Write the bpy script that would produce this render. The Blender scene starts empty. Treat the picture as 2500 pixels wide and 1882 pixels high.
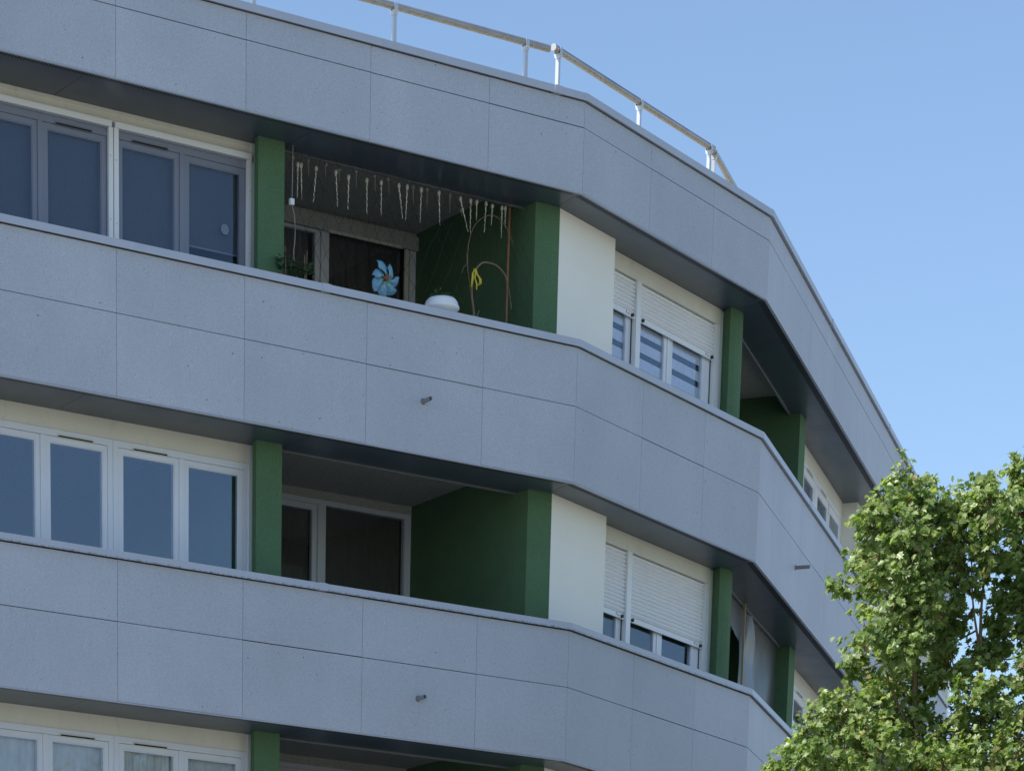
import bpy, math, random
from mathutils import Vector, Matrix
R = math.radians
random.seed(11)
C = bpy.context.scene.collection
SC = bpy.context.scene

# ------------------------------------------------------------------ camera
cam = bpy.data.cameras.new("camera")
cam_o = bpy.data.objects.new("camera", cam)
C.objects.link(cam_o)
SC.camera = cam_o
cam.sensor_fit = 'HORIZONTAL'
cam.sensor_width = 36
F, CX, CY = 7742.938, 696.878, 5370.533
cam.lens = F / 2500 * 36
cam.shift_x = (1250 - CX) / 2500
cam.shift_y = (CY - 941) / 2500
cam.clip_start, cam.clip_end = 0.3, 3000
PIT, ROL = -0.2608877, 0.0101897
cam_o.matrix_world = (Matrix.Translation((0, 0, 1.6)) @ Matrix.Rotation(R(90) + PIT, 4, 'X')
                      @ Matrix.Rotation(ROL, 4, 'Z'))

# ------------------------------------------------------------------ light
SUN_AZ = Vector((-0.885, -0.465))
SUN_EL = R(47)
world = bpy.data.worlds.new("World")
SC.world = world
world.use_nodes = True
wn = world.node_tree
bg = wn.nodes['Background']
sky = wn.nodes.new('ShaderNodeTexSky')
sky.sky_type = 'NISHITA'
sky.sun_disc = False
sky.sun_elevation = SUN_EL
sky.sun_rotation = math.atan2(SUN_AZ.x, SUN_AZ.y)
sky.air_density = 1.0
sky.dust_density = 0.25
sky.ozone_density = 2.5
bg.inputs[1].default_value = 0.135
wn.links.new(sky.outputs[0], bg.inputs[0])
sun = bpy.data.lights.new("sun", 'SUN')
sun.energy = 5.0
sun.angle = R(0.5)
sun.color = (1.0, 0.95, 0.87)
sun_o = bpy.data.objects.new("sun", sun)
C.objects.link(sun_o)
sd = Vector((SUN_AZ.x * math.cos(SUN_EL), SUN_AZ.y * math.cos(SUN_EL), math.sin(SUN_EL)))
sun_o.rotation_euler = sd.to_track_quat('Z', 'Y').to_euler()
SC.view_settings.view_transform = 'Standard'
SC.view_settings.look = 'None'
SC.view_settings.exposure = 0.5
SC.view_settings.gamma = 1
SC.cycles.max_bounces = 10
SC.cycles.transparent_max_bounces = 16

# ------------------------------------------------------------------ plan of the building
def dr(a): return Vector((math.cos(a), math.sin(a)))
C1 = Vector((2.907745, 37.676061))
DIR = {'A': dr(0.563515), 'B': dr(0.951162), 'C': dr(1.245929)}
LB = 4.186376
C2 = C1 + DIR['B'] * LB
ORG = {'A': C1, 'B': C1, 'C': C2}
NIN = {k: Vector((-v.y, v.x)) for k, v in DIR.items()}
UL, UR = -8.6, 16.6           # ends of the two long walls
H = 2.75
Z0 = 9.2207                   # coping of the lower visible band
DB, DJ = 1.3091, 0.573
TTOP, TJ = 14.2635, 14.0171
def zb(k): return Z0 + k * H - DB      # underside of the band above opening k
def P2(w, u, d): return ORG[w] + DIR[w] * u + NIN[w] * d
def W(w, u, d, z):
    q = P2(w, u, d)
    return Vector((q.x, q.y, z))
def inter(w1, d1, w2, d2):
    p, q = P2(w1, 0, d1), P2(w2, 0, d2)
    a, b = DIR[w1], DIR[w2]
    den = a.x * b.y - a.y * b.x
    t = ((q.x - p.x) * b.y - (q.y - p.y) * b.x) / den
    return p + a * t
def st(s, d):
    if s == 'c1': return inter('A', d, 'B', d)
    if s == 'c2': return inter('B', d, 'C', d)
    return P2(s[0], s[1], d)

# ------------------------------------------------------------------ mesh helpers
class MB:
    def __init__(s): s.v, s.f, s.sm = [], [], []
    def add(s, vs, fs, smooth=False):
        o = len(s.v)
        s.v += [Vector(v) for v in vs]
        s.f += [tuple(i + o for i in f) for f in fs]
        s.sm += [smooth] * len(fs)
    def prism(s, pts, z0, z1):
        n = len(pts)
        a = 0
        for i in range(n):
            p, q = pts[i], pts[(i + 1) % n]
            a += p[0] * q[1] - p[1] * q[0]
        if a < 0: pts = pts[::-1]
        vs = [(p[0], p[1], z0) for p in pts] + [(p[0], p[1], z1) for p in pts]
        fs = [tuple(range(n))[::-1], tuple(range(n, 2 * n))] + [(i, (i + 1) % n, n + (i + 1) % n, n + i) for i in range(n)]
        s.add(vs, fs)
    def box(s, w, u0, u1, d0, d1, z0, z1):
        s.prism([P2(w, u0, d0), P2(w, u1, d0), P2(w, u1, d1), P2(w, u0, d1)], z0, z1)
    def ring(s, w, u0, u1, d0, d1, z0, z1, fl, fr=None, ft=None, fb=None):
        fr = fl if fr is None else fr
        ft = fl if ft is None else ft
        fb = fl if fb is None else fb
        s.box(w, u0, u1, d0, d1, z1 - ft, z1)
        s.box(w, u0, u1, d0, d1, z0, z0 + fb)
        s.box(w, u0, u0 + fl, d0, d1, z0 + fb, z1 - ft)
        s.box(w, u1 - fr, u1, d0, d1, z0 + fb, z1 - ft)
    def sweep(s, stations, prof):
        """closed profile [(d, z)] carried along the stations with mitred corners"""
        n = len(prof)
        vs = []
        for a in stations:
            for d, z in prof:
                q = st(a, d)
                vs.append((q.x, q.y, z))
        fs = []
        for i in range(len(stations) - 1):
            for j in range(n):
                k = (j + 1) % n
                fs.append((i * n + j, i * n + k, (i + 1) * n + k, (i + 1) * n + j))
        m = (len(stations) - 1) * n
        fs.append(tuple(range(n))[::-1])
        fs.append(tuple(range(m, m + n)))
        s.add(vs, fs)
    def tube(s, path, r, n=8, cap=True, smooth=True):
        path = [Vector(p) for p in path]
        rs = r if isinstance(r, (list, tuple)) else [r] * len(path)
        vs, fs = [], []
        up = Vector((0.13, 0.31, 0.94)).normalized()
        for i, p in enumerate(path):
            t = (path[min(i + 1, len(path) - 1)] - path[max(i - 1, 0)]).normalized()
            x = t.cross(up)
            if x.length < 0.05: x = t.cross(Vector((1, 0, 0)))
            x.normalize()
            y = x.cross(t)
            for j in range(n):
                a = 2 * math.pi * j / n
                vs.append(p + (x * math.cos(a) + y * math.sin(a)) * rs[i])
        for i in range(len(path) - 1):
            for j in range(n):
                k = (j + 1) % n
                fs.append((i * n + j, i * n + k, (i + 1) * n + k, (i + 1) * n + j))
        s.add(vs, fs, smooth)
        if cap:
            m = (len(path) - 1) * n
            s.add(vs[:n], [tuple(range(n))])
            s.add(vs[m:], [tuple(range(n))[::-1]])
    def lathe(s, c, prof, n=20):
        c = Vector(c)
        vs, fs = [], []
        for r, z in prof:
            for j in range(n):
                a = 2 * math.pi * j / n
                vs.append(c + Vector((r * math.cos(a), r * math.sin(a), z)))
        for i in range(len(prof) - 1):
            for j in range(n):
                k = (j + 1) % n
                fs.append((i * n + j, i * n + k, (i + 1) * n + k, (i + 1) * n + j))
        s.add(vs, fs, True)
    def build(s, name, mat, parent=None, label=None, bevel=0, recalc=True):
        root = parent
        off = Vector((0, 0, 0))
        while root is not None:
            off += root.location
            root = root.parent
        me = bpy.data.meshes.new(name)
        me.from_pydata([v - off for v in s.v], [], s.f)
        me.polygons.foreach_set('use_smooth', s.sm)
        me.materials.append(mat)
        if recalc:
            import bmesh
            b = bmesh.new()
            b.from_mesh(me)
            bmesh.ops.recalc_face_normals(b, faces=b.faces)
            b.to_mesh(me)
            b.free()
        me.update()
        o = bpy.data.objects.new(name, me)
        C.objects.link(o)
        if parent is not None: o.parent = parent
        if label: o['label'] = label
        if bevel:
            m = o.modifiers.new("bevel", 'BEVEL')
            m.width, m.segments, m.limit_method = bevel, 2, 'ANGLE'
        return o
def thing(name, label, cat, loc, group=None):
    o = bpy.data.objects.new(name, None)
    C.objects.link(o)
    o.location = loc
    o['label'], o['category'] = label, cat
    if group: o['group'] = group
    return o
def tag(o, label, cat, group=None):
    o['label'], o['category'] = label, cat
    if group: o['group'] = group
    return o

# ------------------------------------------------------------------ materials
def mat(name, col, rough=0.6, metal=0.0, spec=0.5):
    m = bpy.data.materials.new(name)
    m.use_nodes = True
    b = m.node_tree.nodes['Principled BSDF']
    b.inputs['Base Color'].default_value = (*col, 1)
    b.inputs['Roughness'].default_value = rough
    b.inputs['Metallic'].default_value = metal
    b.inputs['Specular IOR Level'].default_value = spec
    return m
def nodes(m):
    t = m.node_tree
    return t, t.nodes['Principled BSDF'], (lambda k: t.nodes.new(k)), t.links.new
def mixc(t, fac, a, b, blend='MIX'):
    n = t.nodes.new('ShaderNodeMix')
    n.data_type = 'RGBA'
    n.blend_type = blend
    for sock, v in ((n.inputs[0], fac), (n.inputs[6], a), (n.inputs[7], b)):
        if isinstance(v, (int, float)): sock.default_value = v
        elif isinstance(v, tuple): sock.default_value = (*v, 1) if len(v) == 3 else v
        else: t.links.new(v, sock)
    return n.outputs[2]
def ramp(t, src, stops):
    n = t.nodes.new('ShaderNodeValToRGB')
    cr = n.color_ramp
    while len(cr.elements) < len(stops): cr.elements.new(0.5)
    for e, (p, c) in zip(cr.elements, stops):
        e.position = p
        e.color = (*c, 1) if not isinstance(c, (int, float)) else (c, c, c, 1)
    t.links.new(src, n.inputs[0])
    return n.outputs[0]
def noise(t, scale, detail=2, rough=0.5, vec=None, sc=None):
    n = t.nodes.new('ShaderNodeTexNoise')
    n.inputs['Scale'].default_value = scale
    n.inputs['Detail'].default_value = detail
    n.inputs['Roughness'].default_value = rough
    co = t.nodes.new('ShaderNodeTexCoord')
    if sc:
        mp = t.nodes.new('ShaderNodeMapping')
        mp.inputs['Scale'].default_value = sc
        t.links.new(co.outputs['Object'], mp.inputs[0])
        t.links.new(mp.outputs[0], n.inputs['Vector'])
    else:
        t.links.new(co.outputs['Object'], n.inputs['Vector'])
    return n.outputs['Fac']
def bump(t, b, h, strength, dist=0.01):
    n = t.nodes.new('ShaderNodeBump')
    n.inputs['Strength'].default_value = strength
    n.inputs['Distance'].default_value = dist
    t.links.new(h, n.inputs['Height'])
    t.links.new(n.outputs[0], b.inputs['Normal'])

def speckle_mat(name, base):
    """grey fibre-cement board with fine grain and dark and pale specks"""
    m = mat(name, base, 0.55, 0, 0.35)
    t, b, N, L = nodes(m)
    geo = N('ShaderNodeNewGeometry')
    tone = ramp(t, geo.outputs['Random Per Island'], [(0, tuple(c * 0.975 for c in base)), (1, tuple(c * 1.025 for c in base))])
    big = ramp(t, noise(t, 0.7, 4, 0.55), [(0.3, 0.93), (0.7, 1.05)])
    c = mixc(t, 1.0, tone, big, 'MULTIPLY')
    grain = ramp(t, noise(t, 130, 1, 0.6), [(0.34, 0.87), (0.5, 1.0), (0.68, 1.14)])
    c = mixc(t, 1.0, c, grain, 'MULTIPLY')
    grain2 = ramp(t, noise(t, 52, 2, 0.6), [(0.3, 0.95), (0.7, 1.05)])
    c = mixc(t, 1.0, c, grain2, 'MULTIPLY')
    co = N('ShaderNodeTexCoord')
    for sc, rad, pick, col in ((7.0, 0.055, 0.6, tuple(x * 0.32 for x in base)), (15.0, 0.08, 0.6, tuple(x * 0.5 for x in base)), (14.0, 0.055, 0.5, (0.66, 0.70, 0.78))):
        v = N('ShaderNodeTexVoronoi')
        v.inputs['Scale'].default_value = sc
        L(co.outputs['Object'], v.inputs['Vector'])
        a = N('ShaderNodeMath'); a.operation = 'LESS_THAN'; a.inputs[1].default_value = rad
        L(v.outputs['Distance'], a.inputs[0])
        s = N('ShaderNodeSeparateColor'); L(v.outputs['Color'], s.inputs[0])
        g = N('ShaderNodeMath'); g.operation = 'GREATER_THAN'; g.inputs[1].default_value = pick
        L(s.outputs[0], g.inputs[0])
        k = N('ShaderNodeMath'); k.operation = 'MULTIPLY'
        L(a.outputs[0], k.inputs[0]); L(g.outputs[0], k.inputs[1])
        c = mixc(t, k.outputs[0], c, col)
    # faint vertical weather streaks
    stre = ramp(t, noise(t, 3.2, 3, 0.6, sc=(1, 1, 0.09)), [(0.35, 0.985), (0.62, 1.01)])
    c = mixc(t, 1.0, c, stre, 'MULTIPLY')
    L(c, b.inputs['Base Color'])
    bump(t, b, noise(t, 150, 1), 0.12, 0.002)
    return m
M = {}
M['panel'] = speckle_mat('cladding_board', (0.435, 0.460, 0.515))
M['backing'] = mat('dark_backing', (0.06, 0.065, 0.07), 0.9)
def coated(name, col, rough, metal=0.0, spec=0.5, var=0.06, dirt=0.0):
    m = mat(name, col, rough, metal, spec)
    t, b, N, L = nodes(m)
    v = ramp(t, noise(t, 1.6, 4, 0.6), [(0.3, tuple(c * (1 - var) for c in col)), (0.7, tuple(c * (1 + var) for c in col))])
    if dirt:
        d = ramp(t, noise(t, 9, 5, 0.7, sc=(1, 1, 0.35)), [(0.56, 0.0), (0.78, dirt)])
        v = mixc(t, d, v, tuple(c * 0.35 for c in col))
    L(v, b.inputs['Base Color'])
    r = ramp(t, noise(t, 2.5, 3), [(0.3, max(rough - 0.03, 0)), (0.7, rough + 0.03)])
    L(r, b.inputs['Roughness'])
    return m
M['coping'] = coated('coping_metal', (0.42, 0.455, 0.53), 0.42, 0.0, 0.5, 0.04, 0.14)
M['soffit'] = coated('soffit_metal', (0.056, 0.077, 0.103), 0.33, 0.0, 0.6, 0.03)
M['lip'] = coated('lip_metal', (0.16, 0.17, 0.18), 0.4)
M['slot'] = mat('slot_dark', (0.012, 0.014, 0.016), 0.9)
def render_mat(name, col, bscale=90, bs=0.5, var=0.09, gr=1.0):
    m = mat(name, col, 0.88, 0, 0.25)
    t, b, N, L = nodes(m)
    v = ramp(t, noise(t, 1.3, 5, 0.6), [(0.3, tuple(c * (1 - var) for c in col)), (0.7, tuple(c * (1 + var) for c in col))])
    g = ramp(t, noise(t, bscale, 2, 0.6), [(0.32, 1 - 0.22 * gr), (0.5, 1.0), (0.7, 1 + 0.16 * gr)])
    L(mixc(t, 1.0, v, g, 'MULTIPLY'), b.inputs['Base Color'])
    bump(t, b, noise(t, bscale, 3, 0.65), bs, 0.006)
    return m
M['green'] = render_mat('green_render', (0.094, 0.176, 0.092))
M['cream'] = render_mat('cream_render', (0.93, 0.90, 0.81), 110, 0.06, 0.02, 0.2)
M['creamboard'] = coated('cream_board', (0.76, 0.735, 0.63), 0.5, 0, 0.4, 0.05, 0.22)
M['ceiling'] = render_mat('ceiling_paint', (0.42, 0.42, 0.40), 40, 0.1, 0.05)
M['plaster'] = render_mat('pale_plaster', (0.50, 0.50, 0.46), 60, 0.15, 0.06)
M['interior'] = mat('interior_wall', (0.11, 0.11, 0.11), 0.9)
M['pvc'] = coated('white_pvc', (0.76, 0.785, 0.84), 0.35, 0, 0.5, 0.03, 0.12)
M['pvcwhite'] = coated('bright_pvc', (0.85, 0.85, 0.84), 0.35, 0, 0.5, 0.02, 0.08)
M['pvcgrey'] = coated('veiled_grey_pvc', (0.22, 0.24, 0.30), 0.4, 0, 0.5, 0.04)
M['shutter'] = coated('shutter_white', (0.85, 0.85, 0.85), 0.4, 0, 0.45, 0.02, 0.05)
M['rubber'] = mat('dark_rubber', (0.03, 0.032, 0.035), 0.6)
M['alu'] = coated('galvanised_steel', (0.50, 0.51, 0.53), 0.38, 0.6, 0.5, 0.08)
def rail_mat():
    m = mat('weathered_rail', (0.45, 0.45, 0.45), 0.42, 0.55)
    t, b, N, L = nodes(m)
    geo = N('ShaderNodeNewGeometry')
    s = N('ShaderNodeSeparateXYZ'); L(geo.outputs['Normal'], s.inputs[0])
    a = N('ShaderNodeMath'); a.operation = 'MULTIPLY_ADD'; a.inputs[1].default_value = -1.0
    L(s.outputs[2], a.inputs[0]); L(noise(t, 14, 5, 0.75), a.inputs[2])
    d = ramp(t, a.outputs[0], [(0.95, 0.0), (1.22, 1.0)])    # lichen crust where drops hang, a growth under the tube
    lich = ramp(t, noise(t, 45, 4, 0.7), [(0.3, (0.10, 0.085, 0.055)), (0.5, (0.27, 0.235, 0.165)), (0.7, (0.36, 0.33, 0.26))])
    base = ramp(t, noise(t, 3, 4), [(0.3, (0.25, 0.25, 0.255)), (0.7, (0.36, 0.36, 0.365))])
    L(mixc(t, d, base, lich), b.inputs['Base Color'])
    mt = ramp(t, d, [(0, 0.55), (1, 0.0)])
    L(mt, b.inputs['Metallic'])
    return m
M['rail'] = rail_mat()
def glass_mat(name, refl=0.2, tint=(0.90, 0.92, 0.95)):
    m = bpy.data.materials.new(name)
    m.use_nodes = True
    t = m.node_tree
    t.nodes.clear()
    out = t.nodes.new('ShaderNodeOutputMaterial')
    mx = t.nodes.new('ShaderNodeMixShader')
    tr = t.nodes.new('ShaderNodeBsdfTransparent')
    tr.inputs[0].default_value = (*tint, 1)
    gl = t.nodes.new('ShaderNodeBsdfGlossy')
    gl.inputs['Roughness'].default_value = 0.015
    gl.inputs[0].default_value = (0.74, 0.83, 0.95, 1)
    lw = t.nodes.new('ShaderNodeLayerWeight')
    lw.inputs[0].default_value = 0.5
    pw = t.nodes.new('ShaderNodeMath'); pw.operation = 'POWER'; pw.inputs[1].default_value = 4.5
    t.links.new(lw.outputs['Facing'], pw.inputs[0])
    ad = t.nodes.new('ShaderNodeMath'); ad.operation = 'MULTIPLY_ADD'; ad.use_clamp = True
    ad.inputs[1].default_value = 0.9
    ad.inputs[2].default_value = 0.04 + refl
    t.links.new(pw.outputs[0], ad.inputs[0])
    t.links.new(ad.outputs[0], mx.inputs[0])
    t.links.new(tr.outputs[0], mx.inputs[1])
    t.links.new(gl.outputs[0], mx.inputs[2])
    n = noise(t, 1.1, 2)
    bp = t.nodes.new('ShaderNodeBump')
    bp.inputs['Strength'].default_value = 0.06
    bp.inputs['Distance'].default_value = 0.02
    t.links.new(n, bp.inputs['Height'])
    t.links.new(bp.outputs[0], gl.inputs['Normal'])
    t.links.new(mx.outputs[0], out.inputs[0])
    return m
M['glass'] = glass_mat('window_glass', 0.07)
M['glassclear'] = glass_mat('shutter_window_glass', 0.0)
M['glassscreen'] = glass_mat('blinded_window_glass', 0.005)
M['glassdim'] = glass_mat('door_glass', 0.06, (0.88, 0.88, 0.88))
def cloth(name, col, sc=30, tr=0.0, fold=None):
    m = mat(name, col, 0.9, 0, 0.2)
    t, b, N, L = nodes(m)
    v = ramp(t, noise(t, sc, 3, 0.6, sc=(1, 1, 0.3)), [(0.3, tuple(c * 0.88 for c in col)), (0.7, tuple(c * 1.1 for c in col))])
    L(v, b.inputs['Base Color'])
    return m
M['blind'] = cloth('dark_blind_cloth', (0.090, 0.098, 0.108), 60)
M['curtain'] = cloth('white_curtain_cloth', (0.72, 0.74, 0.70), 20)
M['darkcurtain'] = cloth('dark_curtain_cloth', (0.20, 0.187, 0.18), 20)
M['greycurtain'] = cloth('grey_curtain_cloth', (0.30, 0.30, 0.29), 20)
M['zebra'] = cloth('blind_stripe_cloth', (0.78, 0.80, 0.83), 40)
M['zebradark'] = cloth('blind_sheer_cloth', (0.05, 0.06, 0.08), 40)

# ------------------------------------------------------------------ the building
bld = thing('apartment_building', 'grey panelled apartment block with long loggia bands, green pillars and white framed windows', 'building', (2.9, 37.7, 0))

A_J = [-10.007, -8.542, -7.0775, -5.6129, -4.1485, -2.6841, -1.2228]
A_J = [u for u in A_J if u > UL]
B_J = [1.4228, 2.8443]
C_J = [0.95 + 1.87 * i for i in range(9)]
STN = [('A', UL), 'c1', 'c2', ('C', UR)]
def band(zt, zj, zbot, name='parapet_band', cop_in=0.24):
    g, gh = 0.002, 0.0035
    mb = MB()
    segs = []
    cuts = [('A', UL)] + [('A', u) for u in A_J] + ['c1'] + [('B', u) for u in B_J] + ['c2'] + [('C', u) for u in C_J] + [('C', UR)]
    for s0, s1 in zip(cuts[:-1], cuts[1:]):
        w = s0[0] if isinstance(s0, tuple) else s1[0]
        def end(s, sg):
            if isinstance(s, tuple):
                return [P2(w, s[1] + sg * g, d) for d in (0, 0.012)]
            return [st(s, d) + DIR[w] * sg * 0.002 for d in (0, 0.012)]
        a, b = end(s0, 1), end(s1, -1)
        for z0_, z1_ in ((zbot + 0.006, zj - gh), (zj + gh, zt - 0.012)):
            jit = random.uniform(-0.0012, 0.0012)
            mb.prism([a[0], b[0], b[1], a[1]], z0_ + jit, z1_ + jit)
    o = mb.build(name, M['panel'], bld)
    mb = MB()
    mb.sweep(STN, [(0.03, zbot + 0.03), (0.20, zbot + 0.03), (0.20, zt - 0.001), (0.03, zt - 0.001)])
    mb.build('parapet_core', M['backing'], o)
    mb = MB()
    mb.sweep(STN, [(-0.002, zbot - 0.006), (0.03, zbot - 0.006), (0.03, zbot + 0.003), (-0.002, zbot + 0.003)])
    mb.build('edge_trim', M['coping'], o)
    mb = MB()
    mb.sweep(STN, [(-0.038, zt - 0.006), (-0.034, zt - 0.006), (-0.030, zt + 0.004), (cop_in, zt + 0.004), (cop_in, zt + 0.052), (-0.038, zt + 0.062)])
    c = mb.build('coping', M['grimy'] if abs(zt - Z0) < 0.1 else M['coping'], o)
    js = [('A', -3.25), ('C', 3.2), ('A', -7.2), ('C', 8.2)] if zt < 14 else [('A', -0.42), ('A', -6.2), ('C', 4.1), ('C', 9)]
    for w, u in js:
        mb = MB()
        mb.box(w, u, u + 0.10, -0.0425, cop_in + 0.002, zt - 0.004, zt + 0.0655)
        mb.build('coping_joint', M['coping'], o)
    return o
ZBAND = {}
def grimy_coping():
    """coping metal with a broken line of dark algae along the drip edge"""
    m = coated('grimy_coping_metal', (0.42, 0.455, 0.53), 0.42, 0.0, 0.5, 0.04, 0.14)
    t, b, N, L = nodes(m)
    src = b.inputs['Base Color'].links[0].from_socket
    co = N('ShaderNodeTexCoord')
    s = N('ShaderNodeSeparateXYZ'); L(co.outputs['Object'], s.inputs[0])
    mr = N('ShaderNodeMapRange')
    mr.inputs[1].default_value, mr.inputs[2].default_value = Z0 + 0.002, Z0 + 0.015
    mr.inputs[3].default_value, mr.inputs[4].default_value = 1.0, 0.0
    L(s.outputs[2], mr.inputs[0])
    n = ramp(t, noise(t, 38, 4, 0.7), [(0.44, 0.0), (0.62, 0.75)])
    k = N('ShaderNodeMath'); k.operation = 'MULTIPLY'
    L(mr.outputs[0], k.inputs[0]); L(n, k.inputs[1])
    L(mixc(t, k.outputs[0], src, (0.05, 0.055, 0.04)), b.inputs['Base Color'])
    return m
M['grimy'] = grimy_coping()
bT = band(TTOP, TJ, zb(2), cop_in=0.34)
bM = band(Z0 + H, Z0 + H - DJ, zb(1))
bL = band(Z0, Z0 - DJ, zb(0))
bK = band(Z0 - H, Z0 - H - DJ, zb(-1))

# drain spouts sticking out of the bands
def spout(parent, w, u, z, length, up=0.0):
    mb = MB()
    n = 14
    ax = (W(w, u, -1, z + up) - W(w, u, 0, z)).normalized()
    sx = Vector((DIR[w].x, DIR[w].y, 0))
    sy = ax.cross(sx).normalized()
    c0 = W(w, u, 0.01, z)
    vs, fs = [], []
    for q, r in ((0, 0.021), (length, 0.021), (length, 0.0165), (0.02, 0.0165)):
        for j in range(n):
            a = 2 * math.pi * j / n
            vs.append(c0 + ax * q + (sx * math.cos(a) + sy * math.sin(a)) * r)
    for i in range(3):
        for j in range(n):
            k = (j + 1) % n
            fs.append((i * n + j, i * n + k, (i + 1) * n + k, (i + 1) * n + j))
    mb.add(vs, fs, True)
    vs2, fs2 = [], []
    for q, r in ((0.0, 0.034), (0.016, 0.030), (0.016, 0.021)):
        for j in range(n):
            a = 2 * math.pi * j / n
            vs2.append(c0 + ax * q + (sx * math.cos(a) + sy * math.sin(a)) * r)
    for i in range(2):
        for j in range(n):
            k = (j + 1) % n
            fs2.append((i * n + j, i * n + k, (i + 1) * n + k, (i + 1) * n + j))
    mb.add(vs2, fs2, True)
    mb.build('drain_spout', M['lip'], parent)
spout(bM, 'A', -1.975, 11.155, 0.15)
spout(bL, 'A', -1.97, 8.325, 0.145)
spout(bM, 'C', 2.56, 11.134, 0.19)

# soffits under the bands, with the row of vent slots along their outer edge
IN = {'A': 0.705, 'B': 0.64, 'C': 0.56}
def soffit(k):
    z = zb(k)
    mb = MB()
    g = 0.0025
    def strip(w, a, b):           # a, b: lists of (outer, inner) plan points
        mb.prism([a[0], b[0], b[1], a[1]], z + 0.004, z + 0.018)
    sh = lambda p, w, s: p + DIR[w] * s * g
    cutA = [UL, -5.9, -3.30]
    cA = (inter('A', 0.03, 'B', 0.03), inter('A', IN['A'], 'B', IN['B']))
    cB = (inter('B', 0.03, 'C', 0.03), inter('B', IN['B'], 'C', IN['C']))
    for i, u in enumerate(cutA):
        a = [sh(P2('A', u, d), 'A', 1) for d in (0.03, IN['A'])]
        if i + 1 < len(cutA):
            b = [sh(P2('A', cutA[i + 1], d), 'A', -1) for d in (0.03, IN['A'])]
        else:
            b = [sh(p, 'A', -1) for p in cA]
        strip('A', a, b)
    strip('B', [sh(p, 'B', 1) for p in cA], [sh(p, 'B', -1) for p in cB])
    cutC = [None, 5.3, 9.9, UR]
    for i in range(3):
        a = [sh(p, 'C', 1) for p in cB] if i == 0 else [sh(P2('C', cutC[i], d), 'C', 1) for d in (0.03, IN['C'])]
        b = [sh(P2('C', cutC[i + 1], d), 'C', -1) for d in (0.03, IN['C'])]
        strip('C', a, b)
    # fill behind the window heads
    mb.box('A', UL, -3.5, IN['A'] + 0.002, 0.76, z + 0.006, z + 0.02)
    mb.box('C', 4.8, 9.6, IN['C'] + 0.002, 0.66, z + 0.006, z + 0.02)
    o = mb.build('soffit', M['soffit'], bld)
    for w, u0, u1 in (('A', UL + 0.05, -0.05), ('B', 0.05, LB - 0.05), ('C', 0.05, 10.5)):
        mb = MB()
        n = int((u1 - u0) / 0.031)
        for i in range(n):
            u = u0 + 0.031 * i
            q = [P2(w, u, 0.032), P2(w, u + 0.013, 0.032), P2(w, u + 0.017, 0.114), P2(w, u + 0.004, 0.114)]
            mb.add([(p.x, p.y, z + 0.0028) for p in q], [(3, 2, 1, 0)])
        mb.build('vent_grille', M['slot'], o, recalc=False)
    return o
for k in (2, 1, 0): soffit(k)

# slabs, core, roof
def ringpoly(d0, d1):
    o = [st(s, d0) for s in STN]
    i = [st(s, d1) for s in STN]
    return o, i
mb = MB()
for k in (2, 1, 0, -1):
    for (s0, s1) in zip(STN[:-1], STN[1:]):
        mb.prism([st(s0, 0.201), st(s1, 0.201), st(s1, 5.0), st(s0, 5.0)], zb(k) + 0.26, zb(k) + 0.46)
mb.build('floor_slab', M['ceiling'], bld)
mb = MB()
pts = [st(s, 5.0) for s in STN]
back = [P2('C', UR, 14.0), P2('A', UL, 12.0)]
mb.prism(pts + back, 0, 14.0)
mb.build('inner_core', M['interior'], bld)
mb = MB()
for (s0, s1) in zip(STN[:-1], STN[1:]):
    mb.prism([st(s0, 0.345), st(s1, 0.345), st(s1, 5.02), st(s0, 5.02)], 13.9, 14.02)
mb.build('roof', M['plaster'], bld)
mb = MB()      # end walls and the plain storeys below the picture
mb.box('A', UL - 0.2, UL - 0.002, 0.0, 5.0, 0, 14.2)
mb.box('C', UR + 0.002, UR + 0.2, 0.0, 5.0, 0, 14.2)
mb.sweep(STN, [(0.6, 0), (0.9, 0), (0.9, zb(-1) + 0.24), (0.6, zb(-1) + 0.24)])
mb.build('plain_wall', M['cream'], bld)

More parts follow.
